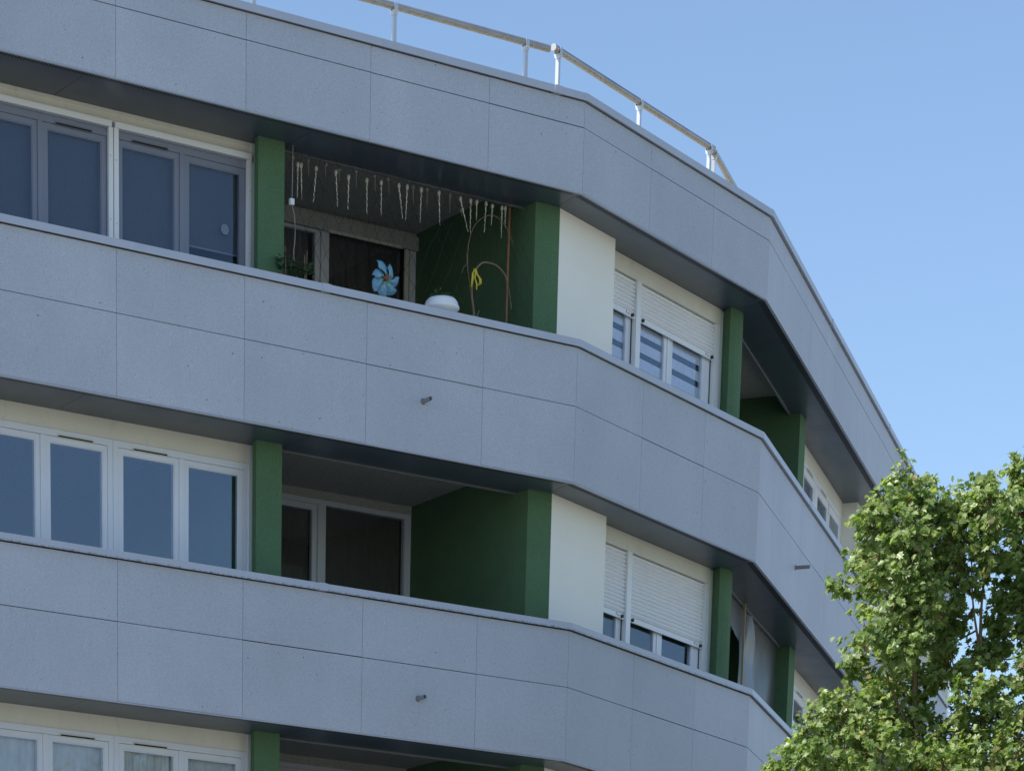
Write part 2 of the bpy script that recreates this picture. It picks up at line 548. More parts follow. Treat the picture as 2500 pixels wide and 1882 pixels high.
# green pillars
def pillar(pts, k):
    mb = MB()
    mb.prism(pts, Z0 + k * H - H - 0.2, zb(k) + 0.003)
    mb.build('green_pillar', M['green'], bld)
def blend(p, q, t): return p + (q - p) * t
for k in (2, 1, 0):
    pillar([P2('A', -3.685, 0.515), P2('A', -3.372, 0.515), P2('A', -3.372, 0.76), P2('A', -3.602, 0.76), P2('A', -3.602, 0.60), P2('A', -3.685, 0.585)], k)
    pAB = inter('A', 0.475, 'B', 0.415)
    pillar([P2('A', -0.255, 0.475), pAB, P2('B', 0.262, 0.72), P2('A', -0.262, 0.72)], k)
    # pillar at the corner of B and C, its outer face slightly rounded
    c = [P2('B', 4.285, 0.625), P2('B', 4.205, 0.475), P2('B', 4.30, 0.452), P2('B', 4.40, 0.450), P2('B', 4.50, 0.468), P2('B', 4.60, 0.52), P2('B', 4.62, 0.74), P2('B', 4.3, 0.76)]
    pillar(c, k)
    pillar([P2('C', 4.645, 0.415), P2('C', 4.985, 0.40), P2('C', 4.985, 0.72), P2('C', 4.645, 0.72)], k)
    # cream wall on face B, cream return beyond the windows on face C
    z0_, z1_ = Z0 + (k - 1) * H - 0.2, zb(k) + 0.003
    mb = MB()
    pAB2 = inter('A', 0.478, 'B', 0.425)
    mb.prism([pAB2, P2('B', 1.435, 0.425), P2('B', 1.435, 0.70), P2('B', 0.2625, 0.70)], z0_, z1_)
    mb.build('cream_pier', M['cream'], bld)
    mb = MB()
    mb.box('C', 9.28, 10.9, 0.40, 0.72, z0_, z1_)
    mb.build('cream_pier', M['cream'], bld)
    mb = MB()
    mb.box('C', 10.9, UR, 0.60, 0.80, z0_, z1_)
    mb.build('plain_wall', M['cream'], bld)
    # loggia on face A
    zc = zb(k) + 0.26
    mb = MB()
    mb.box('A', -3.371, -0.26, IN['A'] - 0.012, IN['A'] + 0.012, zb(k) - 0.014, zc)
    mb.build('ceiling_edge', M['lip'], bld)
    mb = MB()
    mb.box('A', -3.371, -0.263, IN['A'] + 0.013, 2.75, zc - 0.006, zc - 0.001)
    mb.build('loggia_ceiling', M['ceiling'], bld)
    mb = MB()
    mb.box('A', -0.262, -0.10, 0.721, 4.9, z0_, zc - 0.002)
    mb.box('A', -3.60, -3.372, 0.761, 4.9, z0_, zc - 0.002)
    mb.build('loggia_wall', M['green'], bld)
    # loggia on face C
    mb = MB()
    mb.box('C', 0.2, 4.66, IN['C'] - 0.012, IN['C'] + 0.012, zb(k) - 0.014, zc)
    mb.build('ceiling_edge', M['lip'], bld)
    mb = MB()
    mb.box('C', 0.35, 4.645, IN['C'] + 0.013, 2.2, zb(k) + 0.225, zb(k) + 0.232)
    mb.build('loggia_ceiling', M['ceiling'], bld)
    mb = MB()
    mb.box('C', 4.6455, 4.80, 0.575, 4.9, z0_, zc - 0.002)
    mb.box('C', 0.0, 4.645, 2.2, 2.35, z0_, zc - 0.002)
    mb.build('loggia_wall', M['green'], bld)

# ---- windows
def window(k, w, ua, ub, d, zt, zlow, frame_m, vent=None, fw=0.058, sw=0.052, pane_m=None):
    """two-leaf window: outer frame, two sashes, centre bar, panes, slim vent"""
    mb = MB()
    mb.ring(w, ua, ub, d, d + 0.07, zlow, zt, fw, fw, 0.062, 0.06)
    win = mb.build('window', frame_m, bld)
    mid = (ua + ub) / 2
    for a, b in ((ua + fw + 0.003, mid - 0.029), (mid + 0.029, ub - fw - 0.003)):
        mb = MB()
        z1_, z0_ = zt - 0.066, zlow + 0.064
        mb.ring(w, a, b, d + 0.004, d + 0.06, z0_, z1_, sw)
        # glazing bead, a step back towards the glass
        mb.ring(w, a + sw + 0.001, b - sw - 0.001, d + 0.009, d + 0.05, z0_ + sw + 0.001, z1_ - sw - 0.001, 0.009)
        mb.build('sash', frame_m, win)
        mb = MB()
        mb.box(w, a + sw + 0.011, b - sw - 0.011, d + 0.015, d + 0.021, z0_ + sw + 0.011, z1_ - sw - 0.011)
        mb.build('pane', pane_m or M['glass'], win)
    mb = MB()
    mb.box(w, mid - 0.028, mid + 0.028, d - 0.008, d + 0.058, zlow + 0.062, zt - 0.066)
    mb.build('centre_bar', frame_m, win)
    if vent:
        c = (ua + fw + mid) / 2 if vent < 0 else (ub - fw + mid) / 2
        mb = MB()
        mb.box(w, c - 0.205, c + 0.205, d - 0.014, d - 0.001, zt - 0.071, zt - 0.066)
        mb.box(w, c - 0.205, c + 0.205, d - 0.014, d - 0.001, zt - 0.050, zt - 0.045)
        mb.box(w, c - 0.205, c - 0.198, d - 0.014, d - 0.001, zt - 0.066, zt - 0.050)
        mb.box(w, c + 0.198, c + 0.205, d - 0.014, d - 0.001, zt - 0.066, zt - 0.050)
        mb.build('vent_hood', M['creamboard'] if frame_m is not M['pvcgrey'] else M['lip'], win)
        mb = MB()
        mb.box(w, c - 0.197, c + 0.197, d - 0.004, d - 0.001, zt - 0.066, zt - 0.050)
        mb.build('vent_slit', M['slot'], win)
    return win
UNITS = [(-8.45, -6.85, 1), (-6.848, -5.248, 1), (-5.244, -3.644, -1)]
for k in (2, 1, 0):
    zk, zl = zb(k), Z0 + (k - 1) * H - 0.35
    for ua, ub, vs in UNITS:
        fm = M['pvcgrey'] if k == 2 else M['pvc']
        win = window(k, 'A', ua, ub, 0.74, zk - 0.172, zl, fm, vs, pane_m=(M['glassclear'], None, M['glassscreen'])[k])
        if k == 2:
            for a, b in ((ua + 0.12, (ua + ub) / 2 - 0.09), ((ua + ub) / 2 + 0.09, ub - 0.12)):
                low = zk - 1.005 if b > -3.9 else zl + 0.1
                mb = MB()
                mb.box('A', a - 0.02, b + 0.02, 0.815, 0.819, low, zk - 0.26)
                mb.build('roller_blind', M['blind'], win)
            if ub > -3.9:
                mb = MB()
                mb.box('A', ub - 0.74, ub - 0.10, 0.812, 0.823, zk - 1.017, zk - 1.003)
                mb.build('blind_bar', M['pvcgrey'], win)
                mb = MB()
                n = 18
                vs_ = [W('A', -3.931 + 0.048 * math.cos(6.2832 * i / n), 0.7525, zk - 0.814 + 0.048 * math.sin(6.2832 * i / n)) for i in range(n)]
                vs_ += [W('A', -3.931 + 0.048 * math.cos(6.2832 * i / n), 0.7540, zk - 0.814 + 0.048 * math.sin(6.2832 * i / n)) for i in range(n)]
                mb.add(vs_, [tuple(range(n)), tuple(range(n, 2 * n))[::-1]] + [(i, (i + 1) % n, n + (i + 1) % n, n + i) for i in range(n)])
                mb.build('round_sticker', mat('sticker_film', (0.20, 0.26, 0.31), 0.5), win)
    # cream head board over the windows
    mb = MB()
    top = zk + 0.255
    if k == 2:
        mb.box('A', UL, -3.612, 0.742, 0.79, zk - 0.171, top)
        mb.box('A', UL, -3.612, 0.734, 0.741, zk - 0.028, zk + 0.005)
    else:
        mb.box('A', UL, -3.646, 0.742, 0.79, zk - 0.170, top)
        mb.box('A', UL, -3.646, 0.736, 0.7415, zk - 0.170, zk - 0.160)
    mb.build('head_board', M['creamboard'], bld)
    mb = MB()
    mb.box('A', -3.643, -3.603, 0.722, 0.80, zl, zk + 0.003)
    mb.build('jamb_trim', M['pvc'], bld)
    if k == 2:     # white guide rails of the outer blinds
        mb = MB()
        for ua, ub, _ in UNITS:
            mb.box('A', ua - 0.002 + 0.02, ub - 0.018 if ub < -3.9 else ub - 0.001, 0.700, 0.738, zk - 0.156, zk - 0.104)
            for a, b in ((ua + 0.006, ua + 0.058), (ub - 0.050, ub - 0.002)):
                mb.box('A', a, b, 0.706, 0.738, zl, zk - 0.158)
        bg_ = mb.build('blind_guide', M['pvcwhite'], bld)
        mb = MB()
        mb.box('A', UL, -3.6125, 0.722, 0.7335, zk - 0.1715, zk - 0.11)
        mb.build('guide_grey_strip', M['pvcgrey'], bg_)  # grey strip carrying the frame top up under the white rail
        for u in (-5.279, -5.213, -3.66):
            for z in (-0.407, -0.965):
                zz = zk + z - (0.03 if u > -5.25 else 0)
                mb = MB()
                mb.tube([W('A', u, 0.7035, zz), W('A', u, 0.707, zz)], 0.0065, 8)
                mb.build('screw', M['alu'], bg_)

# ---- windows with roller shutters on face B
def slats(mb, w, u0, u1, d, ztop, zbot, pitch=0.0425):
    z = ztop
    while z > zbot + 0.005:
        zz = max(z - pitch, zbot)
        h = z - zz
        prof = [(d + 0.016, z - 0.002), (d + 0.002, z - 0.008), (d - 0.002, z - h * 0.5), (d + 0.002, zz + 0.010), (d + 0.016, zz + 0.0045), (d + 0.0185, zz + 0.0045), (d + 0.0185, z - 0.002)]
        n = len(prof)
        vs = [W(w, u0, a, b) for a, b in prof] + [W(w, u1, a, b) for a, b in prof]
        mb.add(vs, [(i, (i + 1) % n, n + (i + 1) % n, n + i) for i in range(n)] + [tuple(range(n))[::-1], tuple(range(n, 2 * n))])
        mb.box(w, u0, u1, d + 0.0165, d + 0.018, zz - 0.0018, zz + 0.0043)
        z = zz
for k, sh in ((2, -0.555), (1, -0.885), (0, -0.7)):
    zk, zl = zb(k), Z0 + (k - 1) * H - 0.35
    d = 0.62
    mb = MB()
    ua, pa, pb, ga, gb, ge = 1.437, 2.262, 2.362, 4.112, 4.19, 4.286
    mb.box('B', ua, ge, d + 0.05, d + 0.09, zk - 0.166, zk + 0.255)                    # frame head
    mb.box('B', pa, pb, d - 0.012, d + 0.09, zl, zk - 0.168)                           # post between the shutters
    mb.box('B', ga, gb - 0.004, d - 0.006, d + 0.09, zl, zk - 0.168)                   # right guide
    mb.box('B', gb, ge, d - 0.014, d + 0.10, zl, zk - 0.001)                           # right cover strip
    win = mb.build('window', M['pvcwhite'], bld)
    mb = MB()
    mb.box('B', ua, gb - 0.002, d - 0.010, d + 0.049, zk - 0.166, zk + 0.002)
    mb.box('B', ua, gb - 0.002, d - 0.014, d - 0.0105, zk - 0.034, zk + 0.002)
    mb.build('shutter_box', M['creamboard'], win)
    for a, b in ((ua, pa - 0.004), (pb + 0.004, ga - 0.004)):
        mb = MB()
        slats(mb, 'B', a, b, d + 0.012, zk - 0.172, zk + sh + 0.055)
        so = mb.build('roller_shutter', M['shutter'], win)
        mb = MB()
        mb.box('B', a, b, d + 0.008, d + 0.026, zk + sh, zk + sh + 0.054)
        mb.build('bottom_rail', M['shutter'], win)
        mb = MB()
        for uu in ((b - 0.07,) if a < 2 else (a + 0.06, b - 0.055)):
            mb.tube([W('B', uu, d + 0.010, zk + sh + 0.024), W('B', uu, d - 0.016, zk + sh + 0.024)], 0.0185, 10)
        for uu in ((b - 0.185,) if a < 2 else (b - 0.175,)):      # small warning mark and line of print on the rail
            mb.box('B', uu - 0.012, uu - 0.006, d + 0.0068, d + 0.0077, zk + sh + 0.018, zk + sh + 0.046)
            mb.box('B', uu - 0.005, uu + 0.006, d + 0.0068, d + 0.0077, zk + sh + 0.033, zk + sh + 0.044)
            mb.box('B', uu + 0.022, uu + 0.058, d + 0.0068, d + 0.0077, zk + sh + 0.022, zk + sh + 0.030)
        mb.build('shutter_stop', M['rubber'], win)
    # sashes and panes behind the shutters
    for i, (a, b) in enumerate(((1.45, 2.255), (2.364, 3.118), (3.122, 4.11))):
        gl = {0: 0.115, 1: 0.0, 2: 0.0}
        lf, rf = (0.06, 0.115) if i == 0 else ((0.022, 0.10) if i == 1 else (0.095, 0.19))
        dk = M['pvc']
        mb = MB()
        mb.ring('B', a, b, d + 0.052, d + 0.10, zl, zk - 0.168, lf, rf, 0.08, 0.08)
        mb.build('sash', dk, win)
        mb = MB()
        mb.box('B', b - 0.006 if i != 1 else b - 0.03, b, d + 0.042, d + 0.0515, zl, zk - 0.17)
        mb.build('sash_seal', M['rubber'] if i != 1 else M['pvcwhite'], win)
        mb = MB()
        mb.box('B', a + lf + 0.002, b - rf - 0.002, d + 0.072, d + 0.078, zl + 0.082, zk - 0.25)
        mb.build('pane', M['glassclear'], win)
        if k == 2:
            mb, mc = MB(), MB()
            z = zk - 0.20
            mb2 = MB()
            while z > zl + 0.1:
                mb.box('B', a + lf + 0.001, b - rf - 0.001, d + 0.086, d + 0.089, z - 0.105, z)
                z -= 0.168
            bo = mb.build('day_night_blind', M['zebra'], win)
            mc.box('B', a + lf + 0.001, b - rf - 0.001, d + 0.093, d + 0.096, zl + 0.1, zk - 0.18)
            mc.build('blind_backing', M['zebradark'], win)
# torn white covering inside the middle window and curtains are built with the furnishings

# ---- windows on face C
for k in (2, 1, 0):
    zk, zl = zb(k), Z0 + (k - 1) * H - 0.35
    for ua, ub, vs in ((5.06, 7.09, 1), (7.094, 9.20, -1)):
        win = window(k, 'C', ua, ub, 0.61, zk - 0.188, zl, M['pvcwhite'], vs, fw=0.075, sw=0.085)
        mb = MB()
        for a, b in ((ua + 0.17, (ua + ub) / 2 - 0.12), ((ua + ub) / 2 + 0.12, ub - 0.17)):
            mb.box('C', a, b, 0.70, 0.705, zl + 0.1, zk - 0.3)
        mb.build('roller_blind', M['greycurtain'], win)
    mb = MB()
    mb.box('C', 4.99, 9.279, 0.612, 0.66, zk - 0.186, zk + 0.255)
    mb.box('C', 9.202, 9.279, 0.600, 0.66, zl, zk - 0.188)
    mb.build('head_board', M['creamboard'], bld)

# ---- patio doors at the back of the face A loggias
for k in (2, 1, 0):
    zk, zl = zb(k), Z0 + (k - 1) * H - 0.9
    D = 2.71
    zh = zk + 0.165
    mb = MB()
    mb.box('A', -3.371, -0.263, D, D + 0.15, zh + 0.001, zk + 0.253)
    mb.box('A', -3.371, -0.263, D - 0.006, D - 0.0005, zh - 0.001, zh + 0.012)
    mb.build('lintel', M['plaster'], bld)
    mb = MB()
    mb.box('A', -3.371, -0.264, D + 0.002, D + 0.08, zh - 0.05, zh)
    mb.box('A', -0.345, -0.264, D + 0.002, D + 0.08, zl, zh - 0.051)
    mb.box('A', -1.528, -1.425, D - 0.012, D + 0.08, zl, zh - 0.051)
    mb.box('A', -2.58, -2.48, D - 0.006, D + 0.08, zl, zh - 0.051)
    door = mb.build('patio_door', M['pvc'], bld)
    mb = MB()
    mb.ring('A', -2.478, -1.53, D + 0.012, D + 0.07, zl, zh - 0.053, 0.062)
    mb.build('sash', M['pvc'], door)
    for a, b, zt_ in ((-2.414, -1.594, zh - 0.118), (-1.423, -0.347, zh - 0.053)):
        mb = MB()
        mb.box('A', a, b, D + 0.035, D + 0.041, zl + 0.07, zt_)
        mb.build('pane', M['glassdim'], door)
    if k == 2:
        mb = MB()
        mb.box('A', -3.371, -0.265, D - 0.05, D - 0.008, zk + 0.075, zk + 0.21)
        mb.build('shutter_box', M['plaster'], door)
        mb = MB()
        mb.box('A', -1.476, -0.495, D - 0.07, D - 0.052, zk + 0.055, zk + 0.082)
        mb.build('curtain_rail', M['creamboard'], door)
        mb = MB()
        mb.box('A', -0.43, -0.385, D - 0.04, D - 0.009, zl, zk + 0.07)
        mb.build('guide_rail', M['creamboard'], door)
    # plain back wall below the sill of sight lines on face C loggia is part of its own wall

# ---- roof railing, three runs
def railing(w, d, u0, u1, posts, zt):
    mb = MB()
    mb.tube([W(w, u0, d, zt), W(w, u1, d, zt)], 0.0345, 16)
    o = mb.build('handrail', M['rail'], bld)
    for u in posts:
        mb = MB()
        mb.box(w, u - 0.019, u + 0.019, d - 0.019, d + 0.019, 14.02, zt - 0.086)
        # saddle bracket that widens from the post to clasp the tube, with a bolt
        def plate(lo, hi):
            vs = []
            for z, (a0, a1) in lo + hi:
                vs += [W(w, u - 0.022, a0, z), W(w, u + 0.022, a0, z), W(w, u + 0.022, a1, z), W(w, u - 0.022, a1, z)]
            k = len(lo + hi)
            fs = [(0, 1, 2, 3), tuple(4 * (k - 1) + i for i in (3, 2, 1, 0))]
            for j in range(k - 1):
                for i in range(4):
                    fs.append((4 * j + i, 4 * j + (i + 1) % 4, 4 * j + 4 + (i + 1) % 4, 4 * j + 4 + i))
            mb.add(vs, fs)
        plate([(zt - 0.085, (d - 0.022, d + 0.022))], [(zt - 0.058, (d - 0.036, d + 0.036)), (zt - 0.037, (d - 0.040, d + 0.040))])
        plate([(zt - 0.036, (d - 0.040, d - 0.0355))], [(zt + 0.020, (d - 0.040, d - 0.0355))])
        plate([(zt - 0.036, (d + 0.0355, d + 0.040))], [(zt + 0.020, (d + 0.0355, d + 0.040))])
        mb.tube([W(w, u, d - 0.045, zt - 0.05), W(w, u, d + 0.045, zt - 0.05)], 0.007, 6)
        mb.build('railing_post', M['alu'], o)
railing('A', 0.62, UL, -0.03, [-7.08, -5.39, -3.69, -2.0, -0.335], 14.917)
railing('B', 0.60, 0.315, 3.86, [0.415, 2.155, 3.767], 14.967)
railing('C', 0.69, -0.12, UR, [0.0] + [1.7 * i for i in range(1, 10)], 14.985)

# ------------------------------------------------------------------ furnishings behind the glass, the middle loggia cloths added
def curtain(w, u0, u1, d, z0, z1, m, label, cat='curtain', amp=0.022, per=0.11, name='curtain', ph=0.0, group=None):
    mb = MB()
    n = max(8, int((u1 - u0) / per * 8))
    loc = W(w, (u0 + u1) / 2, d, z0)
    vs, fs = [], []
    for s, off in ((0, 0), (1, 0.004)):
        for i in range(n + 1):
            u = u0 + (u1 - u0) * i / n
            a = amp * math.sin(2 * math.pi * (u / per) + ph + 0.8 * math.sin(u * 5.1)) + 0.4 * amp * math.sin(u * 23 + ph)
            vs.append(W(w, u, d + a + off, z0)); vs.append(W(w, u, d + a * 0.8 + off, z1))
    k = 2 * (n + 1)
    for i in range(n):
        fs.append((2 * i, 2 * i + 2, 2 * i + 3, 2 * i + 1))
        fs.append((k + 2 * i, k + 2 * i + 1, k + 2 * i + 3, k + 2 * i + 2))
    mb.add(vs, fs, True)
    o = mb.build(name, m)
    return tag(o, label, cat, group)
curtain('A', -6.80, -6.06, 0.83, zb(0) - 1.5, zb(0) - 0.2, M['curtain'], 'white curtain hanging behind the bottom left pane cut by the photo edge', ph=0.3, per=0.3, amp=0.012, group='white curtains of the bottom windows')
curtain('A', -6.03, -5.30, 0.83, zb(0) - 1.5, zb(0) - 0.2, M['curtain'], 'white curtain behind the second pane of the bottom row, softly folded', ph=1.1, per=0.34, amp=0.012, group='white curtains of the bottom windows')
curtain('A', -5.19, -4.48, 0.83, zb(0) - 1.5, zb(0) - 0.2, M['curtain'], 'white pleated curtain behind the third pane of the bottom row', ph=2.0, per=0.09, amp=0.02, group='white curtains of the bottom windows')
curtain('A', -4.42, -3.70, 0.83, zb(0) - 1.5, zb(0) - 0.2, M['curtain'], 'white curtain behind the bottom row pane next to the green pillar', ph=0.0, per=0.4, amp=0.012, group='white curtains of the bottom windows')
curtain('A', -2.45, -1.60, 2.86, zb(2) - 1.9, zb(2) + 0.12, M['greycurtain'], 'grey pleated curtain behind the left glass of the top loggia door', per=0.13)
curtain('A', -2.45, -1.60, 2.80, zb(1) - 1.9, zb(1) + 0.1, M['darkcurtain'], 'added dark cloth that lightens the narrow left glass of the middle loggia door', per=0.2)  # added behind the black pane to give it a dim grey tone
curtain('A', -1.42, -0.36, 2.80, zb(1) - 1.9, zb(1) + 0.12, M['darkcurtain'], 'added dark brownish cloth that lightens the wide right glass of the middle loggia door', per=0.5, amp=0.01)  # added cloth in place of the faint reflection on this wide pane
curtain('A', -1.42, -0.40, 2.82, zb(2) - 1.9, zb(2) + 0.12, M['darkcurtain'], 'nearly black curtain behind the right glass of the top loggia door', per=0.16)

# ------------------------------------------------------------------ things in the top loggia
ZT = zb(2)
def ice_mat():
    m = mat('icicle_plastic', (0.72, 0.68, 0.56), 0.25, 0, 0.6)
    t, b, N, L = nodes(m)
    L(ramp(t, noise(t, 55, 3, 0.7), [(0.38, (0.30, 0.27, 0.18)), (0.6, (0.80, 0.77, 0.66))]), b.inputs['Base Color'])
    return m
M['ice'] = ice_mat()
M['icecap'] = mat('icicle_cap', (0.55, 0.53, 0.47), 0.5)
M['wire'] = mat('thin_wire', (0.05, 0.05, 0.045), 0.6)
M['palewire'] = mat('pale_cable', (0.30, 0.30, 0.29), 0.5)
IC = [(-3.123, -0.091, -3.127, -0.419), (-3.083, -0.09, -3.072, -0.419), (-2.9, -0.089, -2.931, -0.425), (-2.66, -0.079, -2.635, -0.412), (-2.504, -0.095, -2.507, -0.419), (-2.279, -0.086, -2.274, -0.42), (-2.101, -0.075, -2.096, -0.399), (-1.881, -0.063, -1.825, -0.387), (-1.777, -0.058, -1.789, -0.387), (-1.599, -0.051, -1.606, -0.377), (-1.374, -0.041, -1.356, -0.361), (-1.099, -0.048, -0.994, -0.359), (-0.969, -0.046, -0.965, -0.368), (-0.889, -0.043, -0.889, -0.237), (-0.77, -0.037, -0.784, -0.334), (-0.687, -0.047, -0.696, -0.25), (-0.562, -0.042, -0.563, -0.345), (-0.519, -0.038, -0.516, -0.236)]
IC2 = [(-2.908, 0.132, -2.909, -0.132), (-2.723, 0.132, -2.71, -0.029), (-2.504, 0.13, -2.508, -0.004), (-2.335, 0.119, -2.329, -0.016), (-2.122, 0.144, -2.122, -0.034), (-1.891, 0.137, -1.88, -0.019), (-1.721, 0.139, -1.711, -0.024), (-1.406, 0.126, -1.397, -0.053), (-1.225, 0.13, -1.223, -0.043), (-0.929, 0.126, -0.929, -0.058), (-0.777, 0.006, -0.773, -0.061)]
def icicles(L, d, ztop, label, thick, mm):
    t = thing('icicle_light_string', label, 'string lights', W('A', L[0][0], d, ZT + ztop), 'icicle light strings of the top loggia')
    mb = MB()
    mb.tube([W('A', u, d, ZT + ztop - 0.006 * math.sin(i)) for i, u in enumerate([L[0][0] - 0.1] + [x[0] for x in L] + [L[-1][0] + 0.05])], 0.003, 5)
    for u0, z0, u1, z1 in L:
        if ztop - z0 > 0.012: mb.tube([W('A', u0, d, ZT + ztop), W('A', u0, d, ZT + z0)], 0.002, 4)
    mb.build('wire', M['wire'], t)
    for i, (u0, z0, u1, z1) in enumerate(L):
        mb = MB()
        a, b = W('A', u0, d, ZT + z0 - 0.03), W('A', u1, d, ZT + z1)
        n = 14
        path, rs = [], []
        for j in range(n + 1):
            q = j / n
            w_ = 0.0035 * math.sin(j * 2.1 + i)
            path.append(a.lerp(b, q) + Vector((w_, w_ * 0.4, 0)))
            rs.append(0.60 * thick * (1 - 0.72 * q) * (1 + 0.22 * math.sin(j * 2.7 + i * 1.3)))
        mb.tube(path, rs, 7)
        o = mb.build('icicle', mm, t)
        mb = MB()
        mb.tube([W('A', u0, d, ZT + z0), W('A', u0, d, ZT + z0 - 0.012), a, a + (b - a) * 0.05], [0.008, 0.0165, 0.018, 0.012], 9)
        mb.build('icicle_cap', M['icecap'], o)
icicles(IC, 0.66, -0.012, 'front row of pale plastic icicle lights hanging under the soffit edge of the top loggia', 0.0145, M['ice'])
icicles(IC2, 1.1, 0.245, 'back row of dim icicle lights hanging from the top loggia ceiling behind the front row', 0.010, M['icecap'])

# cable with its white adapter
t = thing('adapter_cable', 'thin pale cable with a small white plug adapter hanging beside the left pillar', 'cable', W('A', -3.2, 0.5, Z0 + H + 0.06))
def A_(pts, d): return [W('A', u, d, ZT + z) for u, z in pts]
def smooth(pts, n=6):
    out = []
    P = [pts[0]] + list(pts) + [pts[-1]]
    for i in range(1, len(P) - 2):
        for j in range(n):
            q = j / n
            a, b, c, d = P[i - 1], P[i], P[i + 1], P[i + 2]
            out.append(0.5 * ((2 * b) + (c - a) * q + (2 * a - 5 * b + 4 * c - d) * q * q + (3 * b - a - 3 * c + d) * q ** 3))
    out.append(P[-2])
    return out
mb = MB()
mb.tube(smooth(A_([(-3.284, -0.012), (-3.288, -0.3), (-3.290, -0.495)], 0.5)), 0.004, 6)
mb.tube(smooth(A_([(-3.29, -0.55), (-3.256, -0.656), (-3.25, -0.843), (-3.262, -1.004), (-3.213, -1.23), (-3.21, -1.38)], 0.5)), 0.0045, 6)
mb.build('cable', M['palewire'], t)
mb = MB()
mb.box('A', -3.318, -3.27, 0.48, 0.52, ZT - 0.552, ZT - 0.494)
mb.build('adapter', mat('adapter_plastic', (0.75, 0.78, 0.82), 0.4), t, bevel=0.004)

# wooden pole
mb = MB()
mb.tube([W('A', -0.41, 0.75, ZT - 1.75), W('A', -0.403, 0.75, ZT - 0.6), W('A', -0.396, 0.75, ZT + 0.22)], 0.0135, 10)
woodm = mat('brown_wood', (0.30, 0.12, 0.055), 0.65)
tt, b_, N_, L_ = nodes(woodm)
L_(ramp(tt, noise(tt, 25, 4, 0.6, sc=(1, 1, 0.06)), [(0.3, (0.20, 0.075, 0.035)), (0.7, (0.40, 0.19, 0.10))]), b_.inputs['Base Color'])
tag(mb.build('wooden_pole', woodm), 'slim reddish brown wooden pole standing at the right end of the top loggia', 'pole')

# arching canes
canem = mat('dry_cane', (0.22, 0.15, 0.08), 0.7)
mb = MB()
mb.tube(smooth(A_([(-1.0, -1.5), (-1.006, -1.188), (-1.041, -0.984), (-1.009, -0.784), (-0.926, -0.686), (-0.83, -0.664), (-0.714, -0.679), (-0.615, -0.747), (-0.563, -0.865), (-0.52, -1.05)], 0.5)), [0.013 - 0.0085 * i / 54 for i in range(55)], 7)
mb.tube(smooth(A_([(-0.99, -1.215), (-0.95, -1.16), (-0.945, -1.13)], 0.5)), 0.006, 5)
tag(mb.build('bent_cane', canem), 'short brown cane bent into a low arch with a yellow ribbon tied to it', 'cane', 'bent canes of the top loggia')
mb = MB()
mb.tube(smooth(A_([(-0.965, -1.5), (-0.985, -1.1), (-1.035, -0.845), (-1.062, -0.697), (-1.049, -0.486), (-0.978, -0.322), (-0.847, -0.217), (-0.713, -0.194), (-0.576, -0.267), (-0.47, -0.42)], 0.56)), [0.0062 - 0.004 * i / 54 for i in range(55)], 6)
mb.tube(smooth(A_([(-1.075, -0.60), (-1.068, -0.69), (-1.11, -0.74), (-1.125, -0.79)], 0.56)), 0.003, 5)
tag(mb.build('bent_cane', canem), 'tall thin cane arching up to the soffit behind the low ribboned cane', 'cane', 'bent canes of the top loggia')
# yellow ribbon
ribm = mat('yellow_ribbon', (0.62, 0.47, 0.03), 0.6)
mb = MB()
def ribbon_loop(pts, d, wid):
    vs, fs = [], []
    for i, (u, z) in enumerate(pts):
        w_ = 0.8 * wid * (0.35 + 0.65 * math.sin(math.pi * (i + 0.6) / (len(pts) + 0.2)))
        off = 0.018 * math.sin(i * 1.9)
        for s in (-1, 1):
            vs.append(W('A', u + s * w_ * 0.5, d + off + s * 0.006, ZT + z))
        vs.append(W('A', u, d + off - 0.012, ZT + z))
    for i in range(len(pts) - 1):
        a, b = 3 * i, 3 * i + 3
        fs += [(a, a + 2, b + 2, b), (a + 2, a + 1, b + 1, b + 2)]
    mb.add(vs, fs, True)
ribbon_loop([(-1.019, -0.765), (-1.035, -0.80), (-1.055, -0.85), (-1.062, -0.90), (-1.05, -0.935)], 0.478, 0.045)
ribbon_loop([(-1.012, -0.765), (-0.985, -0.80), (-0.962, -0.845), (-0.955, -0.885), (-0.972, -0.905)], 0.472, 0.055)
ribbon_loop([(-1.012, -0.77), (-1.008, -0.84), (-1.002, -0.90), (-1.004, -0.955)], 0.476, 0.035)
mb.tube(A_([(-1.03, -0.765), (-1.0, -0.768)], 0.485), 0.014, 8)
o = mb.build('yellow_ribbon', ribm, recalc=False)
tag(o, 'yellow ribbon bow knotted round the low bent cane', 'ribbon')

# pinwheel: eight curled pale blue blades
t = thing('pinwheel', 'pale blue flower pinwheel with curled blades and brown hub above the coping', 'pinwheel', W('A', -2.274, 0.3, Z0 + H))
def pw_mat():
    m = mat('blue_film', (0.30, 0.55, 0.68), 0.35, 0, 0.5)
    tt, b, N, L = nodes(m)
    co = N('ShaderNodeTexCoord')
    vm = N('ShaderNodeVectorMath'); vm.operation = 'DISTANCE'
    cpt = W('A', -2.274, 0.3, ZT - 1.108) - Vector(t.location)
    vm.inputs[1].default_value = cpt
    L(co.outputs['Object'], vm.inputs[0])
    c = ramp(tt, vm.outputs['Value'], [(0.02, (0.34, 0.40, 0.20)), (0.045, (0.22, 0.41, 0.42)), (0.10, (0.16, 0.35, 0.46)), (0.2, (0.13, 0.31, 0.43))])
    g = ramp(tt, noise(tt, 35, 3, 0.6), [(0.35, 0.8), (0.65, 1.12)])
    L(mixc(tt, 1.0, c, g, 'MULTIPLY'), b.inputs['Base Color'])
    b.inputs['Transmission Weight'].default_value = 0.0
    return m
pwm = pw_mat()
cu, cz, cd = -2.274, ZT - 1.108, 0.3
NB = 7
